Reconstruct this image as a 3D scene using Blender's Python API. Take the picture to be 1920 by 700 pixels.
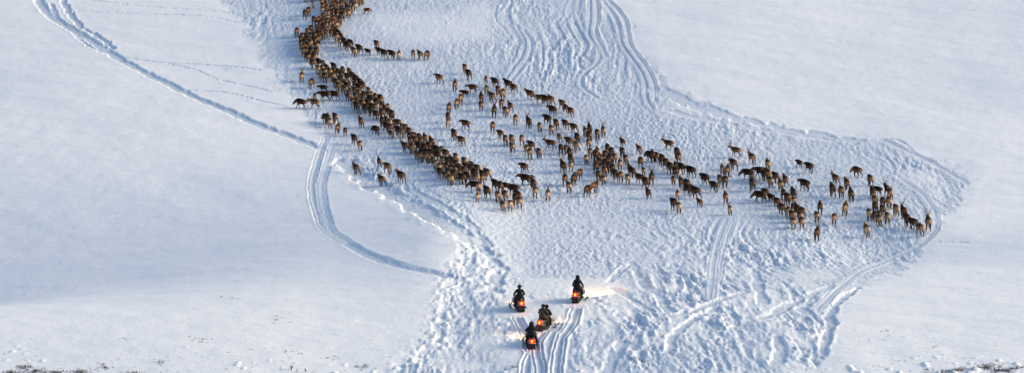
import bpy, bmesh, math, random
import numpy as np
from mathutils import Vector, Matrix

for o in list(bpy.data.objects):
    bpy.data.objects.remove(o)
scene = bpy.context.scene
C = scene.collection
R = math.radians

# ------------------------------------------------------------------ camera
CAM_H, PITCH, F = 53.85, R(12.0), 5000.0           # metres, depression, focal length in photo pixels (1920 wide)
cam_d = bpy.data.cameras.new('camera')
cam_d.lens = 36.0 * F / 1920.0
cam_d.clip_start, cam_d.clip_end = 1.0, 6000.0
cam = bpy.data.objects.new('camera', cam_d)
cam.location = (0, 0, CAM_H)
cam.rotation_euler = (math.pi / 2 - PITCH, 0, 0)
C.objects.link(cam)
scene.camera = cam

# ------------------------------------------------------------------ sky, sun, exposure
SUN_EL, SUN_AZ = R(17.0), R(12.0)                   # low sun on the right, a little behind the scene
world = bpy.data.worlds.new('World')
scene.world = world
world.use_nodes = True
wn = world.node_tree
sky = wn.nodes.new('ShaderNodeTexSky')
sky.sky_type = 'NISHITA'
sky.sun_disc = False
sky.sun_elevation = SUN_EL
sky.sun_rotation = math.pi / 2 - SUN_AZ             # measured from +Y, clockwise
sky.air_density, sky.dust_density, sky.ozone_density = 1.0, 1.0, 1.0
bg = wn.nodes['Background']
bg.inputs['Strength'].default_value = 0.115
wn.links.new(sky.outputs[0], bg.inputs['Color'])

sun_d = bpy.data.lights.new('sun', 'SUN')
sun_d.energy, sun_d.angle, sun_d.color = 2.6, R(36.0), (1.0, 0.79, 0.53)
sun = bpy.data.objects.new('sun', sun_d)
sd = Vector((math.cos(SUN_EL) * math.cos(SUN_AZ), math.cos(SUN_EL) * math.sin(SUN_AZ), math.sin(SUN_EL)))
sun.rotation_euler = sd.to_track_quat('Z', 'Y').to_euler()
sun.location = (90, 250, 60)
C.objects.link(sun)

scene.view_settings.view_transform = 'Standard'
scene.view_settings.look = 'None'
scene.view_settings.gamma = 1.0
scene.view_settings.use_curve_mapping = False
scene.view_settings.exposure = 0.84
scene.render.engine = 'CYCLES'
scene.cycles.max_bounces = 5
scene.cycles.diffuse_bounces = 3

# ------------------------------------------------------------------ node helpers
def new_mat(name, rough=0.7, spec=0.3):
    m = bpy.data.materials.new(name); m.use_nodes = True
    nt = m.node_tree; p = nt.nodes['Principled BSDF']
    p.inputs['Roughness'].default_value = rough
    p.inputs['Specular IOR Level'].default_value = spec
    return m, nt, p

def grain_mat(name, col, rough=0.7, spec=0.3, scale=14.0, amount=0.35, bump=0.2, metal=0.0):
    """plain procedural surface: colour broken up by noise, a little relief"""
    m, nt, p = new_mat(name, rough, spec)
    tc = nt.nodes.new('ShaderNodeTexCoord'); nz = nt.nodes.new('ShaderNodeTexNoise')
    nz.inputs['Scale'].default_value = scale; nz.inputs['Detail'].default_value = 4
    nt.links.new(tc.outputs['Object'], nz.inputs['Vector'])
    mx = nt.nodes.new('ShaderNodeMixRGB')
    mx.inputs[1].default_value = tuple(c * (1 - amount) for c in col) + (1,)
    mx.inputs[2].default_value = tuple(min(1, c * (1 + amount)) for c in col) + (1,)
    nt.links.new(nz.outputs[0], mx.inputs[0]); nt.links.new(mx.outputs[0], p.inputs['Base Color'])
    b = nt.nodes.new('ShaderNodeBump'); b.inputs['Strength'].default_value = bump; b.inputs['Distance'].default_value = 0.02
    nt.links.new(nz.outputs[0], b.inputs['Height']); nt.links.new(b.outputs[0], p.inputs['Normal'])
    p.inputs['Metallic'].default_value = metal
    return m

def attr_mat(name, attr='tint', rough=0.85, scale=9.0, amount=0.35, bump=0.5):
    """colour comes from a point attribute (coat or clothing markings), broken up by noise"""
    m, nt, p = new_mat(name, rough, 0.15)
    at_ = nt.nodes.new('ShaderNodeAttribute'); at_.attribute_name = attr
    tc = nt.nodes.new('ShaderNodeTexCoord'); nz = nt.nodes.new('ShaderNodeTexNoise')
    nz.inputs['Scale'].default_value = scale; nz.inputs['Detail'].default_value = 5
    nt.links.new(tc.outputs['Object'], nz.inputs['Vector'])
    mr = nt.nodes.new('ShaderNodeMapRange')
    mr.inputs[1].default_value, mr.inputs[2].default_value = 0.3, 0.7
    mr.inputs[3].default_value, mr.inputs[4].default_value = 1 - amount, 1 + amount
    nt.links.new(nz.outputs[0], mr.inputs[0])
    mx = nt.nodes.new('ShaderNodeMixRGB'); mx.blend_type = 'MULTIPLY'; mx.inputs[0].default_value = 1.0
    nt.links.new(at_.outputs['Color'], mx.inputs[1]); nt.links.new(mr.outputs[0], mx.inputs[2])
    nt.links.new(mx.outputs[0], p.inputs['Base Color'])
    b = nt.nodes.new('ShaderNodeBump'); b.inputs['Strength'].default_value = bump; b.inputs['Distance'].default_value = 0.03
    nt.links.new(nz.outputs[0], b.inputs['Height']); nt.links.new(b.outputs[0], p.inputs['Normal'])
    return m

def glow_mat(name, col, strength):
    m, nt, p = new_mat(name, 0.3, 0.5)
    p.inputs['Base Color'].default_value = col + (1,)
    p.inputs['Emission Color'].default_value = col + (1,)
    p.inputs['Emission Strength'].default_value = strength
    return m

# ------------------------------------------------------------------ terrain
rng = np.random.default_rng(11)
TAB = rng.uniform(-1, 1, (256, 256))

def noise(x, y, seed=0):
    x = np.asarray(x, float) + seed * 37.31; y = np.asarray(y, float) + seed * 91.17
    ix = np.floor(x).astype(np.int64); iy = np.floor(y).astype(np.int64)
    fx = x - ix; fy = y - iy
    fx = fx * fx * fx * (fx * (fx * 6 - 15) + 10); fy = fy * fy * fy * (fy * (fy * 6 - 15) + 10)
    i0 = ix & 255; i1 = (ix + 1) & 255; j0 = iy & 255; j1 = (iy + 1) & 255
    a = TAB[i0, j0]; b = TAB[i1, j0]; c = TAB[i0, j1]; d = TAB[i1, j1]
    return (a + (b - a) * fx) * (1 - fy) + (c + (d - c) * fx) * fy

# valley profile along Y: terrace in front, shallow hollow, slope rising behind
PY = np.array([-400, 60, 140, 174, 180, 191, 199, 208, 217, 227, 242, 258, 272, 287, 300, 314, 327, 341, 356, 373, 397, 438, 500, 640, 900, 1500, 7000], float)
PZ = np.array([1.9, 1.9, 1.9, 1.66, 1.49, 1.16, .61, 0, -.76, -1.58, -2.59, -3.74, -3.95, -4.05, -3.6, -3.0, -2.05, -1, .17, 1.43, 2.93, 5.56, 9, 15, 21, 26, 32], float)
_yd = np.arange(-400, 7000, 0.5); _zd = np.interp(_yd, PY, PZ)
_k = np.exp(-0.5 * (np.arange(-30, 31) * 0.5 / 6.0) ** 2); _k /= _k.sum()
_zd = np.convolve(np.pad(_zd, 30, mode='edge'), _k, mode='valid')

def sstep(a, b, v):
    t = np.clip((v - a) / (b - a), 0, 1); return t * t * (3 - 2 * t)

def macro(x, y):
    x = np.asarray(x, float); y = np.asarray(y, float)
    z = np.interp(y, _yd, _zd)
    near = np.exp(-((y - 270) / 260.0) ** 2)
    z = z + near * (0.40 * noise(x / 34, y / 46, 1) + 0.16 * noise(x / 15, y / 22, 2))
    # the hollow's left flank falls away to the left, out of the low sun
    z = z + 0.155 * (np.maximum(x, -75) + 14) * sstep(2, -9, x) * sstep(198, 240, y) * (1 - sstep(234, 298, y))
    z = z + 0.075 * (np.minimum(x, 75) - 44) * sstep(26, 36, x) * sstep(224, 236, y) * (1 - sstep(238, 262, y))
    return z

FWD = np.array([0, math.cos(PITCH), -math.sin(PITCH)]); UPV = np.array([0, math.sin(PITCH), math.cos(PITCH)])

def at(px, py):
    """photo pixel (1920 x 700) -> point (x, y) on the snow"""
    px = np.atleast_1d(np.asarray(px, float)); py = np.atleast_1d(np.asarray(py, float))
    d = FWD[None] + ((px - 960) / F)[:, None] * np.array([1, 0, 0])[None] - ((py - 350) / F)[:, None] * UPV[None]
    lo = np.full(len(px), 60.0); hi = np.full(len(px), 60.0); done = np.zeros(len(px), bool)
    t = 60.0
    while t < 700:
        t += 2.5
        below = (CAM_H + d[:, 2] * t) < macro(d[:, 0] * t, d[:, 1] * t)
        nw = below & ~done
        hi[nw] = t; lo[nw] = t - 2.5; done |= below
    for _ in range(14):
        m = (lo + hi) / 2
        below = (CAM_H + d[:, 2] * m) < macro(d[:, 0] * m, d[:, 1] * m)
        hi = np.where(below, m, hi); lo = np.where(below, lo, m)
    return d[:, 0] * hi, d[:, 1] * hi

# --- grid: fine over the valley, growing coarse to the horizon
NR, NCOL = 700, 1280
_, ycore = at(np.full(NR, 960.0), np.linspace(760, -70, NR))
ycore = np.maximum.accumulate(ycore + np.arange(NR) * 1e-5)
near_rows = [ycore[0]]; step = 0.3
while near_rows[-1] > -60:
    step *= 1.18; near_rows.append(near_rows[-1] - step)
far_rows = [ycore[-1]]; step = 0.5
while far_rows[-1] < 5600:
    step *= 1.13; far_rows.append(far_rows[-1] + step)
YR = np.array(near_rows[:0:-1] + list(ycore) + far_rows[1:])
u = list(np.linspace(-1.14, 1.14, NCOL)); st = u[1] - u[0]; ext = [u[-1]]
while ext[-1] < 25:
    st *= 1.22; ext.append(ext[-1] + st)
U = np.array([-e for e in ext[:0:-1]] + u + ext[1:])
zc = np.interp(YR, _yd, _zd)
depth = np.maximum(YR * math.cos(PITCH) + (CAM_H - zc) * math.sin(PITCH), 150.0)
HALF = 960.0 * depth / F
X = U[None, :] * HALF[:, None]; Y = np.repeat(YR[:, None], len(U), 1)
Z0 = macro(X, Y)

def inside(poly, x, y):
    px, py = poly; res = np.zeros(x.shape, bool); n = len(px)
    for i in range(n):
        x1, y1, x2, y2 = px[i], py[i], px[(i + 1) % n], py[(i + 1) % n]
        if y1 == y2: continue
        c = (y1 > y) != (y2 > y)
        res ^= c & (x < (x2 - x1) * (y - y1) / (y2 - y1) + x1)
    return res

def blur(a, r):
    for ax in (0, 1):
        k = 2 * r + 1
        p = np.pad(a, [(r + 1, r) if i == ax else (0, 0) for i in (0, 1)], mode='edge').cumsum(ax)
        a = (np.take(p, range(k, p.shape[ax]), ax) - np.take(p, range(0, p.shape[ax] - k), ax)) / k
    return a

def world_poly(pts):
    p = np.array(pts, float); return at(p[:, 0], p[:, 1])

WX = X + 0.8 * noise(X / 1.6, Y / 5.0, 3) + 0.45 * noise(X / 0.5, Y / 1.8, 4)
WY = Y + 2.4 * noise(X / 1.8, Y / 4.5, 5) + 1.2 * noise(X / 0.6, Y / 1.5, 6)

TROD = [(1112, -40), (1118, 0), (1135, 15), (1165, 33), (1190, 46), (1182, 65), (1190, 85), (1212, 108), (1226, 130), (1246, 160), (1280, 180),
        (1330, 198), (1400, 222), (1480, 245), (1560, 257), (1640, 261), (1700, 283), (1770, 306), (1845, 343), (1800, 366),
        (1778, 392), (1762, 412), (1745, 445), (1715, 480), (1680, 510), (1630, 538), (1585, 572), (1560, 600), (1556, 628),
        (1545, 660), (1500, 682), (1470, 705), (1450, 760), (640, 760), (700, 702), (765, 688), (805, 650), (828, 605), (836, 560), (850, 520),
        (870, 490), (890, 458), (868, 432), (810, 402), (755, 374), (700, 348), (650, 318), (622, 275), (575, 215), (545, 195),
        (520, 150), (495, 100), (462, 55), (440, 30), (405, 0), (380, -40)]
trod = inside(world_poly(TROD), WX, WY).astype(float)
ISLES = [[(690, 38), (740, 18), (820, 12), (905, 20), (930, 48), (900, 68), (830, 76), (770, 72), (720, 62)],
         [(655, 40), (700, 60), (690, 75), (655, 60)],
         [(640, 98), (700, 120), (760, 140), (770, 155), (700, 140)],
         [(1262, 186), (1330, 206), (1400, 232), (1330, 224), (1265, 207)],
         [(1150, 525), (1178, 500), (1200, 535), (1235, 572), (1200, 575), (1165, 555)],
         [(1125, 560), (1180, 565), (1222, 595), (1150, 610), (1120, 590)],
         [(1245, 535), (1285, 545), (1280, 570), (1258, 572)],
         [(1262, 640), (1275, 618), (1325, 612), (1330, 622)],
         [(1370, 556), (1430, 548), (1425, 568), (1380, 575)],
         [(1510, 575), (1560, 548), (1650, 520), (1600, 552), (1545, 590)],
         [(1740, 330), (1790, 345), (1770, 360), (1745, 355)],
         [(1085, 655), (1150, 645), (1170, 662), (1105, 668)],
         [(925, 600), (965, 588), (975, 630), (935, 640)]]
isle = np.zeros_like(X)
for p in ISLES:
    isle[inside(world_poly(p), WX + 2.5 * noise(X / 4, Y / 9, 28), WY + 9 * noise(X / 5, Y / 8, 29))] = 0.62 if p[0][1] < 150 else 0.85
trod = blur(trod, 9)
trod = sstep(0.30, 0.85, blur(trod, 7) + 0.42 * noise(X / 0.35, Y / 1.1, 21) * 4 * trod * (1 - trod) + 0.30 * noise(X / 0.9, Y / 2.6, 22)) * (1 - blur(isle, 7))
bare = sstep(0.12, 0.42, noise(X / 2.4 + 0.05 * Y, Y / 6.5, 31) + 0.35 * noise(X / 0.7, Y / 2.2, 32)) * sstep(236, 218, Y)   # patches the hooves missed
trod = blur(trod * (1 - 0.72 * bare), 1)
SMOOTH = [(930, 405), (1020, 395), (1110, 420), (1120, 480), (1130, 545), (1060, 560), (950, 560), (905, 520), (915, 460)]
smooth = blur(inside(world_poly(SMOOTH), WX, WY).astype(float), 12)
ROUTE = [(420, -20), (570, 60), (580, 180), (740, 320), (900, 400), (1000, 420), (1300, 420), (1520, 470), (1720, 460), (1700, 340), (1400, 260), (1000, 130), (800, 110), (640, 40), (700, -20)]
route = blur(inside(world_poly(ROUTE), WX, WY).astype(float), 14)      # where the herd has packed the snow flat

relief = np.zeros_like(X)
# wind-packed crust outside the tracks
crust = 0.042 * noise(X / 6 + 0.10 * Y, Y / 4.5, 7) + 0.022 * noise(X / 2.0, Y / 1.7, 8) + 0.008 * noise(X / 0.7, Y / 0.7, 9)
lowland = sstep(212, 180, Y)
tus = np.clip(noise(X / 0.55, Y / 0.9, 10) - 0.55, 0, 1) * sstep(200, 182, Y) * sstep(-0.2, 0.6, noise(X / 5, Y / 5, 12) + 0.8 * sstep(187, 178, Y))
crust = crust + lowland * 0.03 * noise(X / 2.6, Y / 3.0, 11) + (0.34 + 0.25 * sstep(186, 178, Y)) * tus
relief += crust * (1 - 0.8 * trod)
# trodden snow: hoof-churned lumps drawn out along the direction of travel
bx = X + 1.3 * noise(X / 9, Y / 20, 13) + 0.5 * noise(X / 3, Y / 8, 14)
lump = noise(bx / 0.46, Y / 3.4, 15); lump2 = noise(bx / 0.26 + Y * 0.17, Y / 1.5, 16); lump3 = noise(bx / 0.7, Y / 1.7, 17)
fine = noise(X / 0.15, Y / 0.55, 18)
patch = 0.5 + 0.65 * noise(X / 7, Y / 15, 19) + 0.45 * noise(X / 2.4, Y / 7, 20)
amp = np.clip(patch, 0.08, 1.5) * (1 - 0.8 * smooth) * (1 - 0.72 * route)
nearamp = 0.55 + 0.40 * sstep(265, 215, Y)
relief += -0.13 * blur(trod, 16) + trod * (0.03 * noise(X / 0.26, Y / 1.0, 30) + amp * nearamp * (0.145 * lump + 0.07 * lump2 + 0.05 * np.clip(lump3, 0, 1)) + 0.055 * fine * np.clip(patch, 0.1, 1.2))
# fine wavy trails, many side by side, where the herd and the sledges came down
wav = X + 2.2 * noise(0 * X, Y / 26, 23) + 1.0 * noise(X / 9, Y / 14, 24)
streak = noise(wav / 0.36, Y / 26, 25) + 0.5 * noise(wav / 0.20, Y / 15, 26)
TRAILS = [(925, 45), (960, -30), (1125, -30), (1180, 50), (1215, 120), (1235, 190), (1150, 170), (1060, 150), (940, 160)]
FAN = [(1300, 420), (1400, 410), (1420, 480), (1440, 570), (1310, 590), (1280, 500)]
tr_ = blur(inside(world_poly(TRAILS), WX, WY).astype(float), 14) + 0.8 * blur(inside(world_poly(FAN), WX, WY).astype(float), 14)
relief += trod * tr_ * 0.075 * streak * np.clip(0.75 + 0.7 * noise(X / 4, Y / 9, 27), 0.15, 1.4)

# --- tracks
def smooth_line(pts, step=0.2):
    p = np.array(pts, float); x, y = at(p[:, 0], p[:, 1]); P = np.stack([x, y], 1)
    P = np.vstack([2 * P[0] - P[1], P, 2 * P[-1] - P[-2]]); out = []
    for i in range(1, len(P) - 2):
        n = max(2, int(np.linalg.norm(P[i + 1] - P[i]) / step)); t = np.linspace(0, 1, n, endpoint=False)[:, None]
        out.append(0.5 * (2 * P[i] + (P[i + 1] - P[i - 1]) * t + (2 * P[i - 1] - 5 * P[i] + 4 * P[i + 1] - P[i + 2]) * t ** 2
                          + (3 * P[i] - P[i - 1] - 3 * P[i + 1] + P[i + 2]) * t ** 3))
    return np.vstack(out)

def dist_field(line, reach):
    D = np.full(X.shape, 9.0)
    nr = len(YR)
    for qx, qy in line:
        r0, r1 = np.searchsorted(YR, [qy - reach, qy + reach])
        if r1 <= r0 or r0 >= nr: continue
        hm = HALF[min((r0 + r1) // 2, nr - 1)]
        c0, c1 = np.searchsorted(U, [(qx - reach) / hm - 0.002, (qx + reach) / hm + 0.002])
        sub = D[r0:r1, c0:c1]
        np.minimum(sub, np.hypot(X[r0:r1, c0:c1] - qx, Y[r0:r1, c0:c1] - qy), out=sub)
    return D

def offset_line(line, d):
    t = np.gradient(line, axis=0); t /= np.linalg.norm(t, axis=1)[:, None] + 1e-9
    return line + np.stack([-t[:, 1], t[:, 0]], 1) * d

def trench(pts, width, deep, berm=0.06, rag=0.3, seed=50):
    """a path trodden into the snow: flat floor, pushed-up edges"""
    D = dist_field(smooth_line(pts), width * 2.4 + 0.4)
    D = D + rag * width * noise(X / 0.7, Y / 2.0, seed) + 0.10 * noise(X / 0.25, Y / 0.9, seed + 1)
    deep *= 0.75; berm *= 0.3
    h = -deep * sstep(width, width * 0.55, D) + berm * np.exp(-((D - width * 1.25) / (0.35 * width)) ** 2)
    relief[:] = relief * (1 - 0.5 * sstep(width, width * 0.6, D)) + h
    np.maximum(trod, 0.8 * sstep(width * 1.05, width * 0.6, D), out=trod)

def sledge(pts, deep=0.13, gauge=0.40):
    """a snowmobile's trace: ribbed middle band between two ski grooves"""
    D = dist_field(smooth_line(pts), 1.5) + 0.07 * noise(X / 0.5, Y / 1.6, 60)
    deep *= 0.6
    h = -deep * sstep(0.26, 0.15, D) - deep * 0.8 * np.exp(-((D - gauge) / 0.11) ** 2) + deep * 0.75 * np.exp(-((D - 0.31) / 0.055) ** 2) \
        + deep * 0.9 * np.exp(-((D - 0.55) / 0.10) ** 2)
    near = sstep(0.66, 0.45, D)
    relief[:] = relief * (1 - 0.75 * near) - 0.05 * near + h
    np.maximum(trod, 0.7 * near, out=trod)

def prints(pts, size=0.20, deep=0.12, gap=0.9):
    """single hoof line"""
    L = smooth_line(pts, gap / 2)
    L = offset_line(L, 0.0) + np.stack([0.16 * np.where(np.arange(len(L)) % 2, 1, -1), np.zeros(len(L))], 1)
    D = dist_field(L, 0.9)
    relief[:] += -deep * sstep(size * 1.5, size * 0.5, D) + 0.3 * deep * np.exp(-((D - size * 2) / (size * 0.7)) ** 2)

MAIN = [(66, -30), (72, 0), (95, 30), (130, 52), (170, 76), (215, 105), (260, 130), (320, 160), (370, 184), (430, 210), (500, 240), (560, 262), (608, 282)]
trench(MAIN, 0.80, 0.24, 0.02, 0.3)
trench([(118, 0), (130, 25), (150, 48), (185, 70), (215, 92)], 0.5, 0.2, 0.1, 0.6, 53)
trench([(95, 8), (112, 36), (160, 80), (190, 98)], 0.4, 0.15, 0.1, 0.6, 54)
trench([(640, 302), (700, 345), (760, 374), (820, 408), (868, 438), (905, 470)], 1.5, 0.34, 0.10, 0.4, 55)
trench([(760, 352), (830, 385), (880, 420), (915, 460)], 0.7, 0.22, 0.12, 0.4, 56)
sledge([(612, 256), (602, 280), (594, 308), (586, 340), (588, 372), (597, 405), (610, 430), (640, 452), (685, 477), (740, 497), (800, 510), (850, 519)], 0.085)
sledge([(624, 268), (618, 290), (610, 318), (603, 350), (606, 385), (614, 415), (622, 432), (650, 452), (690, 474), (745, 494), (805, 508), (848, 516)], 0.05)
trench([(650, 458), (700, 482), (760, 502), (848, 521)], 0.7, 0.16, 0.03, 0.3, 57)
for k, p in enumerate([[(235, 108), (300, 117), (360, 120), (430, 125), (490, 132)], [(315, 120), (365, 130), (405, 148), (470, 162), (510, 172)],
          [(355, 168), (430, 174), (490, 190), (540, 200)], [(135, 20), (250, 25), (380, 30), (450, 42)], [(170, 0), (280, 12), (400, 20), (445, 26)],
          [(1745, 455), (1770, 452), (1815, 455)], [(1625, 270), (1680, 262), (1720, 290)]]):
    prints(p, 0.15, 0.035, 0.9); trench(p, 0.24, 0.075, 0.02, 0.5, 70 + k)
for p in [[(1106, -20), (1106, 30), (1104, 60), (1114, 80), (1126, 100), (1116, 120), (1094, 138), (1088, 155), (1098, 168), (1118, 182)],
          [(1118, -10), (1120, 30), (1116, 62), (1126, 84), (1136, 104)],
          [(1124, -10), (1150, 28), (1160, 55), (1165, 80), (1182, 105), (1200, 130), (1210, 155), (1213, 185), (1224, 204)],
          [(1140, 0), (1168, 32), (1176, 60), (1180, 82), (1198, 108), (1216, 134), (1226, 160), (1228, 190)],
          [(968, 45), (984, 75), (980, 100), (962, 125), (946, 152)], [(982, 55), (996, 78), (992, 104), (974, 130), (956, 152)],
          [(1690, 335), (1730, 365), (1752, 398), (1752, 428), (1722, 460), (1650, 492), (1580, 532), (1530, 580)],
          [(1655, 262), (1720, 292), (1770, 318), (1812, 343)],
          [(1374, 405), (1362, 440), (1352, 480), (1342, 530), (1338, 575)], [(1362, 410), (1346, 450), (1336, 500), (1330, 560)]]:
    sledge(p, 0.06 if p[0][1] > 400 or p[0][0] > 1600 else 0.11)
for k, (p, w, d) in enumerate([([(1240, 170), (1300, 197), (1400, 225), (1500, 249), (1600, 264)], 1.5, 0.16), ([(1250, 206), (1340, 226), (1450, 246), (1560, 262)], 0.9, 0.14),
                  ([(1184, 490), (1200, 520), (1228, 548), (1258, 585)], 0.55, 0.34), ([(1148, 538), (1180, 556), (1210, 578), (1232, 592)], 0.5, 0.32),
                  ([(1184, 492), (1160, 505), (1144, 528)], 0.45, 0.3), ([(1250, 660), (1262, 630), (1300, 598), (1345, 575)], 0.45, 0.3),
                  ([(1230, 595), (1290, 585), (1345, 562), (1400, 545)], 0.55, 0.3), ([(1420, 500), (1422, 540), (1432, 570)], 0.5, 0.3),
                  ([(1230, 520), (1240, 545), (1250, 570)], 0.4, 0.25), ([(1500, 575), (1530, 598), (1550, 615)], 0.5, 0.3),
                  ([(1608, 540), (1575, 562), (1556, 590), (1560, 612), (1545, 640), (1540, 665)], 0.42, 0.36), ([(1455, 630), (1462, 650), (1456, 680)], 0.5, 0.34),
                  ([(1320, 600), (1360, 618), (1390, 606)], 0.45, 0.28), ([(1170, 640), (1150, 665), (1130, 700)], 0.6, 0.34),
                  ([(1170, 545), (1215, 562), (1250, 600)], 0.2, 0.15), ([(900, 455), (930, 500), (925, 545)], 0.9, 0.3),
                  ([(1400, 600), (1440, 590), (1500, 560), (1560, 535)], 0.6, 0.26)]):
    trench(p, w, d * (0.62 if w < 0.85 else 1.0), 0.07, 0.55, 90 + k)
# the four machines' own traces
for p in [[(1000, 655), (990, 680), (984, 730)], [(970, 596), (985, 625), (995, 660)], [(1018, 622), (1006, 645), (1012, 690), (1008, 730)], [(1080, 580), (1072, 605), (1050, 640), (1040, 730)]]:
    sledge(p, 0.17)
# broken lumps thrown up along the near edge of the trodden snow
for k, (p, w, h) in enumerate([([(893, 458), (880, 480), (858, 512), (845, 550), (835, 600), (812, 645), (770, 685)], 1.2, 0.42),
                  ([(905, 480), (900, 520), (880, 560), (870, 600), (850, 650)], 1.5, 0.28), ([(938, 600), (950, 620), (945, 645)], 0.8, 0.35),
                  ([(1170, 500), (1145, 520)], 0.5, 0.3), ([(1120, 560), (1170, 600), (1215, 640), (1180, 680)], 1.0, 0.25),
                  ([(1255, 600), (1300, 590), (1340, 600), (1345, 640), (1300, 660)], 0.9, 0.3), ([(1460, 600), (1500, 590), (1540, 640)], 1.1, 0.3),
                  ([(1100, 640), (1090, 680)], 1.2, 0.25), ([(1420, 500), (1500, 480), (1540, 500)], 1.6, 0.22), ([(1080, 425), (1180, 450), (1260, 470)], 2.0, 0.25)]):
    D = dist_field(smooth_line(p, 0.3), w * 2.2)
    relief += 0.34 * h * np.exp(-(D / w) ** 2) * np.clip(noise(X / 0.42, Y / 1.3, 120 + k) + 0.5 * noise(X / 0.22, Y / 0.7, 140 + k), -0.4, 1.1)

core = sstep(1.14, 1.08, np.abs(U))[None, :] * (sstep(-60, 150, YR) * sstep(560, 440, YR))[:, None]
ZG = Z0 + relief * core

def ground_z(x, y):
    """height of the finished snow surface"""
    r = np.clip(np.searchsorted(YR, y) - 1, 0, len(YR) - 2); fr = (y - YR[r]) / (YR[r + 1] - YR[r])
    uu = x / (HALF[r] * (1 - fr) + HALF[r + 1] * fr)
    c = np.clip(np.searchsorted(U, uu) - 1, 0, len(U) - 2); fc = (uu - U[c]) / (U[c + 1] - U[c])
    return float((ZG[r, c] * (1 - fc) + ZG[r, c + 1] * fc) * (1 - fr) + (ZG[r + 1, c] * (1 - fc) + ZG[r + 1, c + 1] * fc) * fr)

def grid_mesh(name, Xa, Ya, Za):
    nr, nc = Xa.shape
    co = np.stack([Xa, Ya, Za], 2).reshape(-1, 3).astype(np.float32)
    i = (np.arange(nr - 1)[:, None] * nc + np.arange(nc - 1)[None, :]).ravel()
    q = np.stack([i, i + 1, i + nc + 1, i + nc], 1).astype(np.int32)
    me = bpy.data.meshes.new(name)
    me.vertices.add(len(co)); me.vertices.foreach_set('co', co.ravel())
    me.loops.add(q.size); me.loops.foreach_set('vertex_index', q.ravel())
    me.polygons.add(len(q)); me.polygons.foreach_set('loop_start', np.arange(0, q.size, 4, dtype=np.int32))
    me.update(calc_edges=True)
    me.polygons.foreach_set('use_smooth', np.ones(len(q), bool))
    return me

gm = grid_mesh('snow_ground', X, Y, ZG)
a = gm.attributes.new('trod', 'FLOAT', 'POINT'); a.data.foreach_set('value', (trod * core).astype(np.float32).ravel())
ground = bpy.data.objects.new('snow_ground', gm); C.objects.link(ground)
ground['kind'] = 'structure'; ground['label'] = 'snow covered valley floor with churned trails and snowmobile tracks'

sm, nt, p = new_mat('snow', 0.6, 0.25)
ta = nt.nodes.new('ShaderNodeAttribute'); ta.attribute_name = 'trod'
mx = nt.nodes.new('ShaderNodeMixRGB')
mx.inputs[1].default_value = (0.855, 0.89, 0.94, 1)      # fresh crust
mx.inputs[2].default_value = (0.595, 0.675, 0.785, 1)      # packed, coarse-grained snow, with blue shade of its hoof relief painted in
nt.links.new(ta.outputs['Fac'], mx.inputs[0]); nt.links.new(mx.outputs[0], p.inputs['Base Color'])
tc = nt.nodes.new('ShaderNodeTexCoord')
mp = nt.nodes.new('ShaderNodeMapping'); mp.inputs['Scale'].default_value = (1.0, 0.6, 1.0)
nt.links.new(tc.outputs['Object'], mp.inputs['Vector'])
n1 = nt.nodes.new('ShaderNodeTexNoise'); n1.inputs['Scale'].default_value = 3.2; n1.inputs['Detail'].default_value = 5
nt.links.new(mp.outputs[0], n1.inputs['Vector'])
bs = nt.nodes.new('ShaderNodeMapRange'); bs.inputs[3].default_value = 0.22; bs.inputs[4].default_value = 0.5
nt.links.new(ta.outputs['Fac'], bs.inputs[0])
mp2 = nt.nodes.new('ShaderNodeMapping'); mp2.inputs['Scale'].default_value = (0.40, 0.8, 1.0); mp2.inputs['Rotation'].default_value = (0, 0, R(-14))
n2 = nt.nodes.new('ShaderNodeTexNoise'); n2.inputs['Scale'].default_value = 1.6; n2.inputs['Detail'].default_value = 7; n2.inputs['Roughness'].default_value = 0.62
nt.links.new(tc.outputs['Object'], mp2.inputs['Vector']); nt.links.new(mp2.outputs[0], n2.inputs['Vector'])
b0 = nt.nodes.new('ShaderNodeBump'); b0.inputs['Distance'].default_value = 0.14; b0.inputs['Strength'].default_value = 0.40
nt.links.new(n2.outputs[0], b0.inputs['Height'])
b1 = nt.nodes.new('ShaderNodeBump'); nt.links.new(b0.outputs[0], b1.inputs['Normal']); b1.inputs['Distance'].default_value = 0.10
nt.links.new(bs.outputs[0], b1.inputs['Strength']); nt.links.new(n1.outputs[0], b1.inputs['Height']); nt.links.new(b1.outputs[0], p.inputs['Normal'])
gm.materials.append(sm)

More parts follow.
